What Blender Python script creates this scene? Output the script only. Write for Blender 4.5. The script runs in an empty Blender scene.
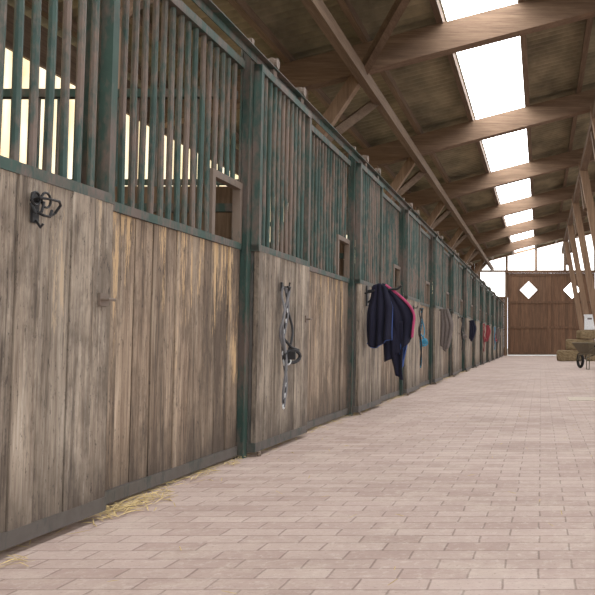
import bpy, math, random
from mathutils import Vector, Matrix
random.seed(7)
scene = bpy.context.scene
scene.view_settings.view_transform = 'Standard'

# ------------------------------------------------------------------ helpers
class MB:
    def __init__(s): s.v=[]; s.f=[]; s.m=[]
    def _add(s, vs, fs, mat):
        o=len(s.v); s.v+= [tuple(p) for p in vs]
        for f in fs: s.f.append(tuple(i+o for i in f)); s.m.append(mat)
    def box(s,x0,x1,y0,y1,z0,z1,mat=0):
        vs=[(x0,y0,z0),(x1,y0,z0),(x1,y1,z0),(x0,y1,z0),(x0,y0,z1),(x1,y0,z1),(x1,y1,z1),(x0,y1,z1)]
        s._add(vs,[(0,3,2,1),(4,5,6,7),(0,1,5,4),(1,2,6,5),(2,3,7,6),(3,0,4,7)],mat)
    def beam(s,p,q,w,h,mat=0,up=(0,0,1)):
        p=Vector(p);q=Vector(q);d=(q-p).normalized();u=Vector(up)
        a=d.cross(u)
        if a.length<1e-4: a=d.cross(Vector((0,1,0)))
        a.normalize(); b=a.cross(d).normalized()
        vs=[]
        for c in (p,q):
            for i,j in((-1,-1),(1,-1),(1,1),(-1,1)): vs.append(c+a*(w/2*i)+b*(h/2*j))
        s._add(vs,[(0,1,2,3),(7,6,5,4),(0,4,5,1),(1,5,6,2),(2,6,7,3),(3,7,4,0)],mat)
    def tube(s,pts,r,mat=0,n=8,closed=False):
        pts=[Vector(p) for p in pts]; N=len(pts); vs=[]
        prev=None
        for i,p in enumerate(pts):
            if closed: t=pts[(i+1)%N]-pts[i-1]
            else: t=pts[min(i+1,N-1)]-pts[max(i-1,0)]
            t.normalize()
            if prev is None:
                a=t.cross(Vector((0,0,1)))
                if a.length<1e-3: a=t.cross(Vector((0,1,0)))
            else: a=prev-t*prev.dot(t)
            a.normalize(); prev=a; b=t.cross(a)
            rr=r[i] if isinstance(r,(list,tuple)) else r
            for k in range(n):
                an=2*math.pi*k/n; vs.append(p+a*(rr*math.cos(an))+b*(rr*math.sin(an)))
        fs=[]
        for i in range(N if closed else N-1):
            j=(i+1)%N
            for k in range(n):
                l=(k+1)%n; fs.append((i*n+k,i*n+l,j*n+l,j*n+k))
        if not closed:
            fs.append(tuple(range(n-1,-1,-1))); fs.append(tuple((N-1)*n+k for k in range(n)))
        s._add(vs,fs,mat)
    def poly(s,pts,mat=0): s._add(pts,[tuple(range(len(pts)))],mat)
    def mesh(s,name,mats,smooth=False):
        me=bpy.data.meshes.new(name); me.from_pydata(s.v,[],s.f); 
        for m in mats: me.materials.append(m)
        me.polygons.foreach_set('material_index',s.m)
        if smooth: me.polygons.foreach_set('use_smooth',[True]*len(s.f))
        me.update(); return me
def obj(name,me,loc=(0,0,0),parent=None):
    o=bpy.data.objects.new(name,me); scene.collection.objects.link(o); o.location=loc
    if parent: o.parent=parent
    return o
def empty(name,loc=(0,0,0)):
    o=bpy.data.objects.new(name,None); scene.collection.objects.link(o); o.location=loc; o.empty_display_size=.2; return o
def lin(c):
    return tuple(((x/255)/12.92 if x/255<=.04045 else ((x/255+.055)/1.055)**2.4) for x in c)+(1,)

# ------------------------------------------------------------------ materials
def newmat(name):
    m=bpy.data.materials.new(name); m.use_nodes=True; nt=m.node_tree
    return m,nt,nt.nodes['Principled BSDF']
def N(nt,t,**k):
    n=nt.nodes.new(t)
    for a,b in k.items(): setattr(n,a,b)
    return n
def ramp(nt,fac,stops):
    r=N(nt,'ShaderNodeValToRGB'); e=r.color_ramp.elements
    while len(e)<len(stops): e.new(.5)
    for i,(p,c) in enumerate(stops): e[i].position=p; e[i].color=lin(c) if max(c)>1.01 else tuple(c)+(1,)
    nt.links.new(fac,r.inputs[0]); return r.outputs[0]
def noise(nt,vec,scale,sc=(1,1,1),detail=5,rough=.6):
    mp=N(nt,'ShaderNodeMapping'); mp.inputs['Scale'].default_value=sc; nt.links.new(vec,mp.inputs[0])
    n=N(nt,'ShaderNodeTexNoise'); n.inputs['Scale'].default_value=scale; n.inputs['Detail'].default_value=detail; n.inputs['Roughness'].default_value=rough
    nt.links.new(mp.outputs[0],n.inputs['Vector']); return n.outputs['Fac']
def mix(nt,f,a,b,blend='MIX'):
    n=N(nt,'ShaderNodeMix',data_type='RGBA',blend_type=blend)
    for s,v in((0,f),(6,a),(7,b)):
        if isinstance(v,(int,float)): n.inputs[s].default_value=v
        elif isinstance(v,tuple): n.inputs[s].default_value=lin(v)
        else: nt.links.new(v,n.inputs[s])
    return n.outputs[2]
def mth(nt,op,a,b=0.,c=None,clamp=False):
    n=N(nt,'ShaderNodeMath',operation=op); n.use_clamp=clamp
    for s,v in((0,a),(1,b)) + (((2,c),) if c is not None else ()):
        if isinstance(v,(int,float)): n.inputs[s].default_value=v
        else: nt.links.new(v,n.inputs[s])
    return n.outputs[0]
def wood(name,axis,stops,island=.35,wear=None,rough=.85,bump=.4,zdirt=False,wthr=.74):
    m,nt,b=newmat(name); g=N(nt,'ShaderNodeNewGeometry')
    vo=N(nt,'ShaderNodeVectorMath',operation='MULTIPLY_ADD')
    cx=N(nt,'ShaderNodeCombineXYZ'); 
    for i in range(3): nt.links.new(g.outputs['Random Per Island'],cx.inputs[i])
    nt.links.new(cx.outputs[0],vo.inputs[0]); vo.inputs[1].default_value=(17,31,23); nt.links.new(g.outputs['Position'],vo.inputs[2])
    V=vo.outputs[0]
    sc=[1,1,1]; sc[axis]=.07
    n1=noise(nt,V,14,tuple(sc),8,.75); n2=noise(nt,V,70,tuple(s if s==1 else .03 for s in sc),4,.75)
    f=mth(nt,'MULTIPLY_ADD',n2,.45,mth(nt,'MULTIPLY',n1,.65))
    col=ramp(nt,f,stops)
    t=mth(nt,'MULTIPLY_ADD',g.outputs['Random Per Island'],island,1-island*.5)
    cc=N(nt,'ShaderNodeCombineXYZ')
    for i in range(3): nt.links.new(t,cc.inputs[i])
    col=mix(nt,1.0,col,cc.outputs[0],'MULTIPLY')
    sp=N(nt,'ShaderNodeSeparateXYZ'); nt.links.new(g.outputs['Position'],sp.inputs[0])
    if zdirt:
        big=noise(nt,V,3.2,(1,1,.45),6,.72)
        col=mix(nt,mth(nt,'MULTIPLY',mth(nt,'SUBTRACT',big,.46),7,clamp=True),col,mix(nt,.62,col,(64,52,43)))
        st=noise(nt,V,22,(1,1,.05),5,.8)
        col=mix(nt,mth(nt,'MULTIPLY',mth(nt,'SUBTRACT',st,.53),9,clamp=True),col,mix(nt,.65,col,(50,40,33)))
        sp2=noise(nt,V,50,(1,1,.30),5,.85)
        col=mix(nt,mth(nt,'MULTIPLY',mth(nt,'SUBTRACT',sp2,.57),12,clamp=True),col,mix(nt,.75,col,(42,34,29)))
    if wear:
        w=noise(nt,V,8,(1,1,.10),8,.8)
        zm=mth(nt,'MULTIPLY',mth(nt,'SUBTRACT',sp.outputs[2],.35),.10)
        w2=mth(nt,'MULTIPLY',mth(nt,'SUBTRACT',mth(nt,'ADD',w,zm),wthr),26,clamp=True)
        col=mix(nt,mth(nt,'MULTIPLY',w2,.85),col,wear)
    if zdirt:
        d=mth(nt,'SUBTRACT',1.0,mth(nt,'MULTIPLY',sp.outputs[2],3.0),clamp=True)
        dn=mth(nt,'MULTIPLY',d,mth(nt,'MULTIPLY',noise(nt,g.outputs['Position'],9,(1,1,.5)),1.7,clamp=True))
        col=mix(nt,mth(nt,'MULTIPLY',dn,.9),col,(60,50,42))
    nt.links.new(col,b.inputs['Base Color']); b.inputs['Roughness'].default_value=rough
    bp=N(nt,'ShaderNodeBump'); bp.inputs['Strength'].default_value=bump; bp.inputs['Distance'].default_value=.006
    nt.links.new(f,bp.inputs['Height']); nt.links.new(bp.outputs[0],b.inputs['Normal'])
    return m
W_door=wood('wood_weathered_door',2,[(.36,(74,62,52)),(.47,(124,110,96)),(.57,(152,138,122)),(.70,(184,171,155))],.35,wear=(188,166,138),zdirt=True,wthr=.655)
W_panel=wood('wood_weathered_panel',2,[(.36,(66,52,42)),(.47,(112,94,78)),(.57,(144,125,106)),(.70,(178,160,139))],.4,wear=(204,172,130),zdirt=True,wthr=.615)
W_beamX=wood('timber_rafter',0,[(.3,(74,57,46)),(.5,(108,86,68)),(.72,(140,116,94))],.25)
W_beamY=wood('timber_purlin',1,[(.3,(68,54,43)),(.5,(98,79,63)),(.72,(128,107,87))],.25)
W_col=wood('timber_post',2,[(.3,(80,61,48)),(.5,(116,92,72)),(.72,(148,122,98))],.25)
W_gate=wood('wood_gate_planks',2,[(.3,(60,42,31)),(.5,(96,70,52)),(.72,(126,96,72))],.3)
W_wall=wood('wood_wall_planks',2,[(.3,(60,46,34)),(.5,(104,82,62)),(.72,(140,116,92))],.3)

def metal(name,thr,green=(44,82,76),rust=(112,66,50),scale=6,soft=6):
    m,nt,b=newmat(name); g=N(nt,'ShaderNodeNewGeometry'); P=g.outputs['Position']
    a=noise(nt,P,scale,(1,1,.35),6,.7); c=noise(nt,P,45,(1,1,.4),3,.6)
    f=mth(nt,'MULTIPLY',mth(nt,'SUBTRACT',mth(nt,'MULTIPLY_ADD',c,.3,a),thr),soft,clamp=True)
    r1=mix(nt,noise(nt,P,18),rust,tuple(int(x*.55+60) for x in rust))
    g1=mix(nt,noise(nt,P,9),green,tuple(int(x*.6) for x in green))
    nt.links.new(mix(nt,f,r1,g1),b.inputs['Base Color']); b.inputs['Roughness'].default_value=.6; b.inputs['Metallic'].default_value=.1
    return m
M_frame=metal('painted_steel_green',.56,green=(62,90,80),rust=(92,74,62))
M_bar=metal('bar_steel_rusted',.555,green=(68,94,86),rust=(112,90,76),scale=5)
M_low=metal('frame_steel_base',.66,green=(56,70,64),rust=(74,65,57))
M_track=metal('track_steel_rust',.7,green=(70,86,80),rust=(112,92,76))
def plain(name,c,rough=.7,metal=0,emit=None,es=0):
    m,nt,b=newmat(name)
    g=N(nt,'ShaderNodeNewGeometry'); n=noise(nt,g.outputs['Position'],30)
    col=mix(nt,n,tuple(int(x*.8) for x in c),tuple(min(255,int(x*1.12)) for x in c))
    nt.links.new(col,b.inputs['Base Color']); b.inputs['Roughness'].default_value=rough; b.inputs['Metallic'].default_value=metal
    if emit: b.inputs['Emission Color'].default_value=lin(emit); b.inputs['Emission Strength'].default_value=es
    return m
M_black=plain('black_iron',(30,29,31),.5)
M_sky=plain('skylight_translucent',(230,232,235),.6,0,(252,253,255),8.6)
M_win=plain('window_daylight_pane',(230,232,235),.6,0,(254,253,250),2.5)
m,nt,b=newmat('cream_translucent_sheet'); g=N(nt,'ShaderNodeNewGeometry')
n=noise(nt,g.outputs['Position'],3,(1,1.2,.4)); c=ramp(nt,n,[(.3,(222,200,150)),(.5,(248,234,196)),(.7,(255,248,230))])
w=N(nt,'ShaderNodeTexWave'); w.bands_direction='Y'; w.inputs['Scale'].default_value=2.2; nt.links.new(g.outputs['Position'],w.inputs[0])
c=mix(nt,mth(nt,'MULTIPLY',w.outputs[1],.3),c,(206,172,118))
nt.links.new(c,b.inputs['Base Color']); nt.links.new(c,b.inputs['Emission Color']); b.inputs['Emission Strength'].default_value=1.2; M_cream=m
m,nt,b=newmat('roof_fibre_cement'); g=N(nt,'ShaderNodeNewGeometry')
n=noise(nt,g.outputs['Position'],1.6,(1,.6,1),6); c=ramp(nt,n,[(.3,(96,88,70)),(.5,(130,120,97)),(.7,(160,148,122))])
nt.links.new(c,b.inputs['Base Color']); b.inputs['Roughness'].default_value=.9; M_roof=m
# floor pavers
m,nt,b=newmat('clay_pavers'); g=N(nt,'ShaderNodeNewGeometry'); P=g.outputs['Position']
wob=N(nt,'ShaderNodeTexNoise'); wob.inputs['Scale'].default_value=5; nt.links.new(P,wob.inputs['Vector'])
va=N(nt,'ShaderNodeVectorMath',operation='MULTIPLY_ADD'); nt.links.new(wob.outputs['Color'],va.inputs[0]); va.inputs[1].default_value=(.016,.016,0); nt.links.new(P,va.inputs[2])
br=N(nt,'ShaderNodeTexBrick'); nt.links.new(va.outputs[0],br.inputs['Vector'])
br.inputs['Scale'].default_value=1; br.inputs['Brick Width'].default_value=.21; br.inputs['Row Height'].default_value=.105
br.inputs['Mortar Size'].default_value=.006; br.inputs['Mortar Smooth'].default_value=1.0; br.inputs['Bias'].default_value=-.1
br.inputs['Color1'].default_value=lin((192,172,162)); br.inputs['Color2'].default_value=lin((172,149,139)); br.inputs['Mortar'].default_value=lin((146,127,117))
n=noise(nt,P,.8,(1,1,1),7,.7); d=ramp(nt,n,[(.35,(.80,.775,.75)),(.62,(1,1,1))])
c=mix(nt,1.0,br.outputs['Color'],d,'MULTIPLY')
n4=noise(nt,P,2.7,(1,1,1),8,.8); c=mix(nt,mth(nt,'MULTIPLY',mth(nt,'SUBTRACT',n4,.50),3.2,clamp=True),c,(198,182,168))
n3=noise(nt,P,26,(1,1,1),6,.8); c=mix(nt,mth(nt,'MULTIPLY',mth(nt,'SUBTRACT',n3,.52),3.2,clamp=True),c,(210,197,186))
n5=noise(nt,P,60,(1,1,1),4,.8); c=mix(nt,mth(nt,'MULTIPLY',mth(nt,'SUBTRACT',n5,.56),5,clamp=True),c,(136,118,107))
nt.links.new(c,b.inputs['Base Color']); b.inputs['Roughness'].default_value=.8
bp=N(nt,'ShaderNodeBump'); bp.inputs['Strength'].default_value=.5; bp.inputs['Distance'].default_value=.004; bp.invert=True
nt.links.new(br.outputs['Fac'],bp.inputs['Height']); nt.links.new(bp.outputs[0],b.inputs['Normal']); M_floor=m
M_ground=plain('ground_gravel',(150,147,138),.95)
M_straw=plain('straw',(206,182,132),.9)
M_hay=plain('hay',(132,114,86),.95)
M_navy=plain('rug_navy_fabric',(24,24,44),.95)
M_pink=plain('rug_pink_binding',(176,64,104),.8)
M_blue=plain('rug_blue_lining',(64,88,146),.9)
M_white=plain('white_plastic',(225,228,232),.6)
M_teal=plain('teal_webbing',(50,130,160),.8)
M_grey=plain('grey_fabric',(110,100,96),.9)
M_red=plain('red_webbing',(140,56,62),.8)
M_chain=plain('braided_rope_grey',(112,110,112),.6)
M_iron=plain('barrow_steel',(104,96,78),.6,.2)
M_rubber=plain('rubber',(30,30,30),.8)

# ------------------------------------------------------------------ layout constants (metres)
D=1.8            # stall front line at x=-D
S0,BAY,DW=2.12,2.74,1.05
WT=1.26; TOP=2.42
SL=.265
END=40.0; START=-4.0
LE=-5.3          # left eave wall
RIDGE=4.0
def roofz(x,base): return base+SL*x if x<=RIDGE else base+SL*(2*RIDGE-x)

# floor + ground
mb=MB(); mb.box(LE-.1,9.2,START,END+.1,-.1,0); FLOOR=obj('floor',mb.mesh('floor',[M_floor]))
mb=MB(); mb.box(-60,60,-50,90,-.2,-.1); obj('ground_outside',mb.mesh('ground',[M_ground]))

# ------------------------------------------------------------------ stall parts
def planks_y(mb,x,th,y0,y1,z0,z1,w,mat,jit=.003):
    n=max(1,round((y1-y0)/w)); ws=[random.uniform(.7,1.3) for _ in range(n)]; t=sum(ws); y=y0
    for q in ws:
        ww=(y1-y0)*q/t; j=random.uniform(-jit,jit)
        mb.box(x-th/2+j,x+th/2+j,y+.0025,y+ww-.0025,z0+random.uniform(-.004,.004),z1,mat); y+=ww
def grille(mb,x,y0,y1,z0,z1,sp,r,mat,skip=None):
    n=round((y1-y0)/sp)
    for i in range(1,n):
        y=y0+(y1-y0)*i/n; zb=z0
        if skip and skip[0]<y<skip[1]: zb=skip[2]
        lean=random.uniform(-.007,.007); dx=random.uniform(-.003,.003)
        mb.tube([(x+dx,y,zb),(x-dx,y+lean*.3,(zb+z1)/2),(x,y+lean,z1)],r,mat,8)
def make_door():
    mb=MB(); a,b=.0,DW+.03
    planks_y(mb,.008,.03,a+.01,b-.002,.075,WT,.155,0)
    mb.box(-.03,-.012,a+.02,b-.02,.08,WT,2)
    for z0,z1,mt in((.03,.085,2),(WT-.005,WT+.035,1),(TOP-.045,TOP,1)): mb.box(-.025,.026,a,b,z0,z1,mt)
    for y in (a,b-.045): mb.box(-.024,.024,y,y+.045,WT,TOP,1)
    grille(mb,0,a+.045,b-.045,WT+.03,TOP-.04,.090,.0145,3)
    for y in (.28,.88):
        mb.box(-.012,.012,y-.035,y+.035,TOP-.02,TOP+.13,4)
        mb.tube([(-.03,y,TOP+.10),(.03,y,TOP+.10)],.035,4,12)
    mb.box(.024,.034,b-.10,b-.04,.84,.89,4); mb.tube([(.03,b-.09,.865),(.06,b-.09,.865),(.06,b-.04,.865)],.006,4)
    mb.tube([(.03,.06,.03),(.03,.06,0.0)],.012,4)
    return mb.mesh('sliding_door',[W_door,M_frame,M_low,M_bar,M_track])
def make_fixed(hatch=True):
    mb=MB(); a,b=DW,BAY-.035
    planks_y(mb,.0,.035,a+.01,b,.07,WT,.155,0,.005)
    mb.box(-.04,-.02,a+.02,b-.02,.08,WT,2)
    for z0,z1,mt in((.02,.075,2),(WT-.005,WT+.035,1),(TOP-.05,TOP,1)): mb.box(-.03,.03,a,b,z0,z1,mt)
    mb.box(-.028,.028,a,a+.04,WT,TOP,1)
    h0,h1,hz=b-.42,b-.03,1.64
    grille(mb,0,a+.04,b,WT+.03,TOP-.04,.090,.0145,3,(h0,h1,hz) if hatch else None)
    if hatch:
        mb.box(-.018,.03,h0-.02,h0+.02,WT+.03,hz+.02,4); mb.box(-.018,.03,h0+.02,b,hz-.02,hz+.02,4); mb.box(-.018,.03,b-.035,b,WT+.03,hz-.02,4)
    return mb.mesh('fixed_panel',[W_panel,M_frame,M_low,M_bar,M_track])
def make_post():
    mb=MB(); mb.box(-.045,-.035,-.03,.03,0,2.50,0); mb.box(.010,.018,-.03,.03,0,2.50,0); mb.box(-.035,.010,-.008,.008,0,2.50,0)
    mb.box(-.045,.018,-.03,.03,2.50,2.515,1); mb.box(-.02,.018,-.02,.02,2.515,2.57,1)
    return mb.mesh('post',[M_frame,M_track])
def make_track():
    mb=MB(); mb.box(-.03,-.024,0,BAY,2.43,2.475,0); mb.box(-.03,.02,0,BAY,2.475,2.481,0)
    return mb.mesh('sliding_track',[M_frame])
def make_partition():
    mb=MB(); x0,x1=LE+.02,-D-.08
    z=.05
    while z<1.5:
        mb.box(x0,x1,-.022,.022,z,z+.155,0); z+=.16
    mb.box(x0,x1,-.028,.028,1.49,1.54,1); mb.box(x0,x1,-.028,.028,2.2,2.25,1)
    n=28
    for i in range(1,n): mb.tube([(x0+(x1-x0)*i/n,0,1.53),(x0+(x1-x0)*i/n,0,2.21)],.011,2,6)
    return mb.mesh('partition',[W_wall,M_frame,M_bar])
doors=[make_door() for _ in range(4)]; fixs=[make_fixed() for _ in range(4)]
post=make_post(); track=make_track(); part=make_partition()
for k in range(-1,13):
    y=S0+BAY*k; e=empty('horse_stall',(0,y,0))
    obj('sliding_door',doors[k%4],(-D+.045,0.02,0),e)
    obj('fixed_panel',fixs[k%4],(-D-.045,0,0),e)
    obj('stall_post',post,(-D,0,0),e)
    obj('sliding_track',track,(-D+.055,0,0),e)
    obj('partition',part,(0,0,0),e)
    if k==12:
        obj('end_post',post,(-D,BAY,0),e); obj('end_partition',part,(0,BAY,0),e)

# ------------------------------------------------------------------ roof (fibre-cement sheets with translucent strips)
mb=MB(); per=.177; y0,y1=START,END+.3
for x0,x1,mt in ((LE-.5,-1.32,0),(-1.32,-.33,1),(-.33,RIDGE,0),(RIDGE,6.0,0),(6.0,7.0,1),(7.0,9.8,0)):
    n=int((y1-y0)/per*6) if mt==0 else 44
    vs=[];fs=[]
    for i in range(n+1):
        y=y0+(y1-y0)*i/n; dz=.030*math.sin(2*math.pi*y/per) if mt==0 else 0
        for x in (x0,x1): vs.append((x,y,roofz(x,5.56)+dz))
    for i in range(n): fs.append((2*i,2*i+1,2*i+3,2*i+2))
    mb._add(vs,fs,mt)
obj('ceiling',mb.mesh('ceiling',[M_roof,M_sky],True))
FR=[10.8+4.85*i for i in range(-3,6)]
RB,RT=5.02,5.40
for s in FR:
    e=empty('roof_truss',(0,s,0))
    mb=MB(); c=(RB+RT)/2
    mb.beam((LE+.05,0,roofz(LE+.05,c)),(RIDGE,0,roofz(RIDGE,c)),.20,RT-RB)
    mb.beam((RIDGE,0,roofz(RIDGE,c)),(9.3,0,roofz(9.3,c)),.20,RT-RB)
    obj('rafter',mb.mesh('rafter',[W_beamX]),(0,0,0),e)
    mb=MB()
    mb.box(-3.40,-3.22,-.09,.09,0,roofz(-3.3,RB)+.05)
    mb.beam((-3.28,0,3.15),(-2.45,0,roofz(-2.45,RB)+.05),.14,.16)
    mb.beam((2.02,0,0.0),(1.06,0,roofz(1.06,RB)+.05),.2,.24,up=(0,1,0))
    mb.beam((2.06,.0,0.0),(3.2,0,roofz(3.2,RB)+.05),.18,.24,up=(0,1,0))
    mb.box(9.1,9.3,-.1,.1,0,roofz(9.2,RB)+.1)
    obj('posts_and_braces',mb.mesh('posts_and_braces',[W_col]),(0,0,0),e)
mb=MB()
for x in (-5.1,-4.5,-3.45,-2.4,-1.38,-.27,.75,1.8,2.85,3.85,5.0,5.94,7.06,8.1,9.2):
    zc=roofz(x,5.465); mb.box(x-.045,x+.045,START,END,zc-.06,zc+.06)
obj('roof_purlins',mb.mesh('roof_purlins',[W_beamY]))
mb=MB()
x=-2.42; zc=roofz(x,RB)-.0; mb.box(x-.06,x+.06,START,END,zc-.17,zc)
x=1.10; zc=roofz(x,RB)-.02; mb.box(x-.08,x+.08,START,END,zc-.20,zc)
mb.beam((-2.42,10.7,roofz(-2.42,RB)),(-1.40,9.0,roofz(-1.4,5.34)),.1,.14)
for i,s in enumerate(FR):
    mb.beam((1.16,s,4.1),(1.10,s+.9,roofz(1.10,RB)-.2),.12,.12)
    mb.beam((-3.3,s+.05,3.2),(-2.45,s+.95,roofz(-2.42,RB)-.1),.10,.12)
obj('longitudinal_beams',mb.mesh('longitudinal_beams',[W_beamY]))

# ------------------------------------------------------------------ left eave wall
mb=MB(); x=LE
y=START
while y<END:
    w=random.uniform(.14,.18); mb.box(x-.03,x,y,min(y+w-.004,END),0,1.95,0); y+=w
mb.box(x-.05,x,START,END,3.62,4.05,1); mb.box(x-.06,x+.02,START,END,1.93,2.0,1)
y=START
while y<END:
    mb.box(x-.04,x+.03,y-.12,y+.12,1.95,3.7,1); y+=BAY
obj('wall_left',mb.mesh('wall_left',[W_wall,W_beamY]))
mb=MB(); mb.box(x-.045,x-.035,START,END,1.96,3.66); obj('window_band_left',mb.mesh('wb',[M_cream]))
mb=MB(); y=START
while y<END:
    w=random.uniform(.14,.18); mb.box(9.15,9.18,y,min(y+w-.004,END),0,1.0,0); y+=w
mb.box(9.1,9.22,START,END,1.0,1.06,1)
obj('wall_right',mb.mesh('wall_right',[W_wall,W_beamY]))

# ------------------------------------------------------------------ end wall
mb=MB(); y=END
def planks_x(x0,x1,z0,z1f,mat,w=.17,yy=END,th=.03,gap=.002):
    x=x0
    while x<x1-.01:
        xe=min(x+w*random.uniform(.85,1.15),x1)
        za=z1f(x) if callable(z1f) else z1f; zb=z1f(xe) if callable(z1f) else z1f
        vs=[(x+gap,yy,z0),(xe-gap,yy,z0),(xe-gap,yy+th,z0),(x+gap,yy+th,z0),(x+gap,yy,za),(xe-gap,yy,zb),(xe-gap,yy+th,zb),(x+gap,yy+th,za)]
        mb._add(vs,[(0,3,2,1),(4,5,6,7),(0,1,5,4),(1,2,6,5),(2,3,7,6),(3,0,4,7)],mat); x=xe
planks_x(LE,-3.1,0,lambda q:roofz(q,5.5),0)
planks_x(-3.1,-1.72,0,2.9,0)
planks_x(2.75,9.2,0,lambda q:roofz(q,5.5),0)
for z in (2.86,4.18): mb.box(-3.1,2.75 if z>4 else -1.72,END-.05,END+.05,z,z+.09,1)
for xx in (-3.1,-1.72,-.25,1.2,2.72):
    z0=2.9 if xx<-1.6 else 4.2
    mb.box(xx-.06,xx+.06,END-.06,END+.04,z0,roofz(xx,5.5),1)
mb.box(-1.80,-1.68,END-.1,END+.04,0,4.25,1); mb.box(2.70,2.82,END-.1,END+.04,0,4.25,1)
mb.beam((-3.2,END-.02,roofz(-3.2,5.47)),(2.9,END-.02,roofz(2.9,5.47)),.1,.1,1)
obj('wall_end',mb.mesh('wall_end',[W_gate,W_col]))
mb=MB(); mb.poly([(-3.1,END+.06,2.9),(-1.7,END+.06,2.9),(-1.7,END+.06,4.2),(2.75,END+.06,4.2),(2.75,END+.06,roofz(2.75,5.5)),(-3.1,END+.06,roofz(-3.1,5.5))])
obj('window_end',mb.mesh('window_end',[M_win]))
e=empty('barn_gate',(0,END-.12,0))
mb=MB(); 
mb.box(-1.66,2.68,.034,.05,.04,4.1,0)
for a,bb in((-1.66,.49),(.51,2.68)):
    planks_x(a,bb,.04,4.12,0,.17,0,.03)
    for z in (.06,1.35,2.60,3.98): mb.box(a,bb,-.035,0,z,z+.10,1)
    for q in (a,bb-.13): mb.box(q,q+.13,-.03,0,.06,4.1,1)
mb.box(-1.8,2.8,-.09,-.03,4.12,4.24,1)
obj('gate_leaves',mb.mesh('gate_leaves',[W_gate,W_gate]),(0,0,0),e)
mb=MB()
for cx in (-.62,1.55):
    cz=3.27;h=.46
    P=[(cx,-.012,cz-h),(cx+h,-.012,cz),(cx,-.012,cz+h),(cx-h,-.012,cz)]
    mb.poly(P,0)
    for i in range(4): mb.beam(P[i],P[(i+1)%4],.05,.03,1)
obj('diamond_windows',mb.mesh('diamond_windows',[M_win,W_gate]),(0,0,0),e)

# ------------------------------------------------------------------ horse rug on bracket
FX=-D+.045+.035    # just clear of the door face
def arc(c,r,a0,a1,n,plane='xz'):
    out=[]
    for i in range(n+1):
        a=math.radians(a0+(a1-a0)*i/n)
        if plane=='xz': out.append((c[0]+r*math.cos(a),c[1],c[2]+r*math.sin(a)))
        else: out.append((c[0],c[1]+r*math.cos(a),c[2]+r*math.sin(a)))
    return out
e=empty('horse_rug',(0,7.90,0))
mb=MB(); mb.tube([(FX,0,1.20),(FX+.30,0,1.22),(FX+.34,0,1.25)],.012,0); mb.tube([(FX,0,1.08),(FX+.15,0,1.2)],.008,0); mb.box(FX-.004,FX+.008,-.03,.03,1.05,1.25,0)
mb.tube([(FX,-.1,1.17),(FX+.06,-.12,1.18),(FX+.1,-.12,1.2)],.008,0)
obj('bracket',mb.mesh('bracket',[M_black]),(0,0,0),e)
def sheet(name,xl,xr,top,bot,yc,amp,mat,ph=0,nu=40,nv=30,freq=3.2):
    mb=MB(); vs=[];fs=[]
    for j in range(nv+1):
        v=j/nv
        for i in range(nu+1):
            u=i/nu; x=xl(v)+(xr(v)-xl(v))*u
            z=top(u)+(bot(u)-top(u))*v
            yy=yc+amp*(.25+v)*math.sin(u*freq*2*math.pi+ph+.8*v)+.015*math.sin(7*v+5*u)
            vs.append((x,yy,z))
    for j in range(nv):
        for i in range(nu): a=j*(nu+1)+i; fs.append((a,a+1,a+nu+2,a+nu+1))
    mb._add(vs,fs,0); me=mb.mesh(name,[mat],True)
    right=[vs[j*(nu+1)+nu] for j in range(nv+1)]; bottom=[vs[nv*(nu+1)+i] for i in range(nu+1)]; left=[vs[j*(nu+1)] for j in range(nv+1)]
    return me,right,bottom,left
sm=lambda t:t*t*(3-2*t)
X0=FX+.015
me,R,B,L=sheet('front',lambda v:X0+.04-.045*sm(min(1,v*2)),lambda v:X0+.18+.06*min(1,v*2.6)-.0*v,lambda u:1.24+.03*math.sin(u*3.14),lambda u:.68-.04*math.sin(u*5),-.05,.03,M_navy)
o=obj('front_layer',me,(0,0,0),e); sd=o.modifiers.new('s','SOLIDIFY'); sd.thickness=.012
mb=MB(); mb.tube(R,.006,1); mb.tube(B,.007,1); obj('edge_binding',mb.mesh('eb',[M_pink,M_blue]),(0,0,0),e)
me,R,B,L=sheet('outer',lambda v:X0+.13+.03*v,lambda v:X0+.16+.30*math.sin(min(1,v*1.5)*1.57)-.03*v*v,lambda u:1.28-.02*u,lambda u:.60-.10*(1-u)+.14*u*u,.03,.02,M_navy,1.5)
o=obj('outer_layer',me,(0,0,0),e); sd=o.modifiers.new('s','SOLIDIFY'); sd.thickness=.012
mb=MB(); mb.tube([(p[0]+.004,p[1]-.012,p[2]) for p in R],.013,0); obj('outer_binding',mb.mesh('ob',[M_pink]),(0,0,0),e)
me,R,B,L=sheet('tail',lambda v:X0+.26+.06*v-.04*v*v,lambda v:X0+.40+.03*v-.06*v*v,lambda u:.85,lambda u:.44+.16*(u-.4)**2*4,.07,.02,M_blue,.5,24,24,1.6)
o=obj('lining_tail',me,(0,0,0),e); sd=o.modifiers.new('s','SOLIDIFY'); sd.thickness=.012
me,R,B,L=sheet('tail2',lambda v:X0+.14+.12*v,lambda v:X0+.34+.0*v,lambda u:.9,lambda u:.38-.06*u,.035,.02,M_navy,.5,24,24,1.6)
o=obj('lower_fold',me,(0,0,0),e); sd=o.modifiers.new('s','SOLIDIFY'); sd.thickness=.012

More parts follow.
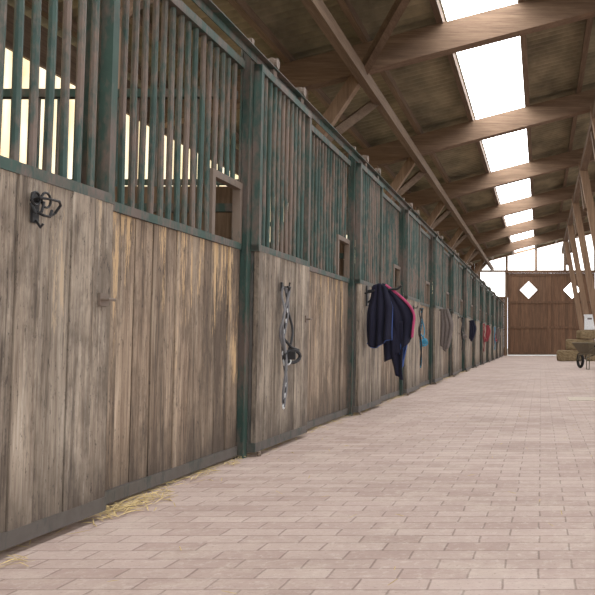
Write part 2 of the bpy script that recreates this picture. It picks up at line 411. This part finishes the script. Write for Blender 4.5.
# ------------------------------------------------------------------ hooks, halters
def rack(y,z):
    mb=MB(); x=0.0
    mb.box(x-.006,x+.004,-.02,.02,-.05,.07,0)
    mb.tube([(x,-.03,.035),(x+.04,-.035,.045),(x+.06,0,.045),(x+.065,.05,.045),(x+.05,.085,.035),(x+.03,.08,.0),(x+.03,.05,-.015)],.0055,0)
    mb.tube([(x,.0,.04),(x+.04,-.01,.03),(x+.045,-.03,-.01),(x+.035,-.05,-.02),(x+.02,-.06,.02)],.0055,0)
    mb.tube([(x,-.02,-.0),(x+.035,.0,-.02),(x+.035,.04,-.02),(x+.03,.06,.01)],.0055,0)
    mb.tube([(x+.005,0,-.04),(x+.03,-.01,-.07),(x+.04,-.01,-.055)],.005,0)
    mb.tube(arc((x+.03,.02,.045),.03,0,360,14,'yz')[:-1],.005,0,6,True)
    mb.tube(arc((x+.03,-.045,.04),.026,0,360,14,'yz')[:-1],.005,0,6,True)
    return mb.mesh('bridle_hook',[M_black])
o=obj('bridle_hook',rack(0,0),(FX,2.70,1.145)); o.scale=(.85,.85,.85)
def halter(name,y,ztop,zbot,mats,spread=.06,off=.04):
    e=empty(name,(0,y,0)); mb=MB(); x=FX+.004
    mb.box(x-.004,x+.008,-.015,.015,ztop-.03,ztop+.03,0); mb.tube([(x,0,ztop),(x+.05,0,ztop),(x+.055,0,ztop+.03)],.006,0)
    mb.tube([(x+.05,-.03,ztop),(x+.05,.03,ztop)],.006,0)
    H=ztop-zbot; rnd=random.Random(int(y*10))
    def strand(dy,dx,zb,r,mt,ph):
        return mb.tube([(x+dx+.012*math.sin(ph+9*t),dy*math.sin(t*3.0)+.015*math.sin(ph+11*t),ztop-.0-(ztop-zb)*t) for t in [i/24 for i in range(25)]],r,mt,6)
    strand(spread*.3,off,zbot,.011,1,0); strand(-spread*.5,off+.01,zbot+H*.04,.010,1,1.5); strand(spread,off+.02,zbot+H*.3,.008,2,2.6); strand(-spread,off,zbot+H*.45,.008,1,4)
    for i in range(int(H/.035)):
        z=ztop-.05-i*.035
        if z<zbot: break
        t=(ztop-z)/H
        mb.tube(arc((x+off+.012*math.sin(9*t),spread*.3*math.sin(t*3.0)+.015*math.sin(11*t),z),.014,0,360,8,'yz')[:-1],.005,3 if i%2 else 2,5,True)
    zc=zbot+H*.42
    loop=[(x+off+.045+.035*math.cos(a),.03+.05*math.cos(a),zc+.04*math.sin(a)) for a in [i*2*math.pi/18 for i in range(18)]]
    mb.tube(loop,.012,2,6,True)
    mb.tube([(x+off,-.02,zc+.12),(x+off+.04,.02,zc+.06),(x+off+.07,.08,zc+.04)],.009,2)
    mb.box(x+off+.02,x+off+.075,-.01,.01,zc-.02,zc+.03,2)
    mb.tube(arc((x+off+.02,0,zc-.03),.025,0,360,12)[:-1],.005,3,6,True)
    me=mb.mesh(name,mats); obj('straps',me,(0,0,0),e)
halter('rope_halter',5.28,1.06,.27,[M_black,M_chain,M_black,M_white],.06,.025)
halter('halter',10.75,1.15,.35,[M_black,M_black,M_teal,M_teal],.12,.1)
halter('halter',22.6,1.2,.4,[M_black,M_red,M_red,M_black],.12,.1)
halter('halter',27.9,1.2,.4,[M_black,M_teal,M_red,M_teal],.12,.1)
halter('halter',16.6,1.2,.5,[M_black,M_black,M_grey,M_black],.12,.08)
def blanket(y,mat,w=.42,h=.75,zt=1.2):
    e=empty('stable_blanket',(0,y,0)); x=FX+.004
    mb=MB(); mb.tube([(x,0,zt-.02),(x+w*.8,0,zt-.01)],.012,0); obj('rail',mb.mesh('rail',[M_black]),(0,0,0),e)
    me,R,B,L=sheet('cloth',lambda v:x+.02,lambda v:x+w*(.6+.4*sm(min(1,v*2)))-.1*v*v,lambda u:zt,lambda u:zt-h*(1-.3*abs(u-.6)),-.03,.03,mat)
    o=obj('cloth',me,(0,0,0),e); sd=o.modifiers.new('s','SOLIDIFY'); sd.thickness=.02
blanket(13.5,M_grey,.26,.72,1.25)
blanket(19.0,M_navy,.2,.5,1.2)
blanket(24.7,M_red,.18,.5,1.2)
blanket(30.3,M_grey,.2,.6,1.2)

# ------------------------------------------------------------------ straw litter
mb=MB()
def straw(x,y,l=.1,w=.0018):
    a=random.uniform(0,math.pi); z=random.uniform(.002,.012)
    dx,dy=math.cos(a)*l/2,math.sin(a)*l/2; nx,ny=-math.sin(a)*w,math.cos(a)*w
    z2=z+random.uniform(0,.012)
    mb._add([(x-dx-nx,y-dy-ny,z),(x+dx-nx,y+dy-ny,z2),(x+dx+nx,y+dy+ny,z2),(x-dx+nx,y-dy+ny,z),(x,y,z+.004)],[(0,1,4),(1,2,4),(2,3,4),(3,0,4)],0)
for _ in range(650):
    y=random.uniform(1.6,20); straw(-1.82+abs(random.gauss(0,.05)),y,random.uniform(.03,.10))
for _ in range(130):
    straw(-1.80+abs(random.gauss(0,.08)),random.gauss(3.42,.14),random.uniform(.04,.12),.0024)
for _ in range(50):
    straw(-1.82+abs(random.gauss(0,.05)),random.uniform(3.2,4.9),random.uniform(.04,.11),.0024)
for _ in range(14):
    straw(-1.70+abs(random.gauss(0,.04)),random.gauss(2.52,.07),random.uniform(.04,.10),.002)
for _ in range(220): straw(random.uniform(-1.7,1.8),random.uniform(1.9,25),random.uniform(.02,.05))
obj('straw_litter',mb.mesh('straw_litter',[M_straw]),(0,0,0),FLOOR)

# ------------------------------------------------------------------ right side: hay bales, wheelbarrow, box, slab
def bale(cx,cy,cz,lx,ly,lz,rot):
    import bmesh
    bm=bmesh.new(); bmesh.ops.create_cube(bm,size=1); bmesh.ops.subdivide_edges(bm,edges=bm.edges[:],cuts=13,use_grid_fill=True)
    rn=random.Random(int(cx*100+cz*10))
    for v in bm.verts:
        q=Vector((abs(v.co.x)*2,abs(v.co.y)*2,abs(v.co.z)*2))
        r=1-.06*max(0,(q.x**6+q.y**6+q.z**6)-1)
        v.co.x*=lx*r;v.co.y*=ly*r;v.co.z*=lz*r
        if abs(abs(v.co.x)-.18*lx)<.04: v.co.y*=.93; v.co.z*=.95
        v.co+=Vector([rn.uniform(-.016,.016) for _ in range(3)])
        v.co=Matrix.Rotation(rot,4,'Z')@v.co
        v.co.z=max(v.co.z,-lz/2)
    me=bpy.data.meshes.new('bale'); bm.to_mesh(me); bm.free(); me.materials.append(M_hay)
    o=obj('hay_bale',me,(cx,cy,cz)); return o
for c in ((1.05,28.6,.20,.95,.48,.38,.1),(2.1,28.8,.20,1,.48,.38,.1),(1.38,28.75,.595,.95,.48,.36,.15),(1.66,28.75,.945,.7,.45,.3,.3)):
    bale(*c)
e=empty('wheelbarrow',(1.28,20.4,0)); e.rotation_euler=(0,0,math.radians(-70)); mb=MB()
t=[(-.5,-.32,.66),(.55,-.32,.66),(.55,.32,.66),(-.5,.32,.66)]; bt=[(-.25,-.2,.38),(.32,-.2,.38),(.32,.2,.38),(-.25,.2,.38)]
mb._add(t+bt,[(4,5,6,7),(0,1,5,4),(1,2,6,5),(2,3,7,6),(3,0,4,7)],0)
mb.tube(t,.015,0,8,True)
for s in(-1,1):
    mb.tube([(-.72,.06*s,.24),(-.3,.22*s,.36),(.4,.26*s,.40),(.95,.28*s,.62)],.017,1)
    mb.tube([(.25,.24*s,.38),(.32,.27*s,.014),(.48,.27*s,.014),(.5,.26*s,.42)],.014,1)
    mb.tube([(.85,.28*s,.58),(.98,.28*s,.635)],.023,2)
mb.tube([(-.72+.17*math.cos(a),0,.21+.17*math.sin(a)) for a in [i*2*math.pi/24 for i in range(24)]],.04,2,10,True)
mb.tube([(-.72,-.08,.22),(-.72,.08,.22)],.015,1)
for a in range(4): mb.tube([(-.72,0,.21),(-.72+.16*math.cos(a*1.57+.4),0,.21+.16*math.sin(a*1.57+.4))],.01,1)
o=obj('barrow_body',mb.mesh('wheelbarrow',[M_iron,M_iron,M_rubber]),(0,0,0),e); sd=o.modifiers.new('s','SOLIDIFY'); sd.thickness=.004
rn=random.Random(3); mb=MB()
for i in range(160):
    a=rn.uniform(0,6.28); r=rn.random()**.5; p=Vector((.02+.42*r*math.cos(a),.26*r*math.sin(a),.60+.10*(1-r*r))); q=p+Vector((rn.uniform(-.1,.1),rn.uniform(-.1,.1),rn.uniform(-.04,.05)))
    mb.beam(p,q,.012,.012)
mb._add([(-.44,-.28,.61),(.48,-.28,.61),(.48,.28,.61),(-.44,.28,.61),(0,0,.70)],[(0,1,4),(1,2,4),(2,3,4),(3,0,4)],0)
obj('straw_load',mb.mesh('load',[M_hay]),(0,0,0),e)
mb=MB(); mb.box(-.18,.18,-.14,.14,0,.50,0); mb.box(-.20,.20,-.16,.16,.50,.54,0); mb.box(-.08,.08,-.147,-.14,.36,.42,1)
e=empty('feed_box',(1.74,28.75,1.125)); obj('box_body',mb.mesh('feed_box',[M_white,M_grey]),(0,0,0),e)
mb=MB(); mb.box(0,.6,9.5,10.1,0,.006); obj('drain_slab',mb.mesh('drain_slab',[plain('concrete_slab',(196,182,166),.8)]),(.33,0,0))

# ------------------------------------------------------------------ world & camera
w=bpy.data.worlds.new('World'); scene.world=w; w.use_nodes=True
bg=w.node_tree.nodes['Background']; bg.inputs[0].default_value=(.94,.97,1,1); bg.inputs[1].default_value=2.75
F=800.0
cam=bpy.data.cameras.new('camera'); co=bpy.data.objects.new('camera',cam); scene.collection.objects.link(co)
co.location=(0,0,.70); co.rotation_euler=(math.radians(90+3.15),0,0)
cam.sensor_width=36; cam.lens=F/595*36; cam.shift_x=-(541-297.5)/595; cam.clip_end=300
scene.camera=co
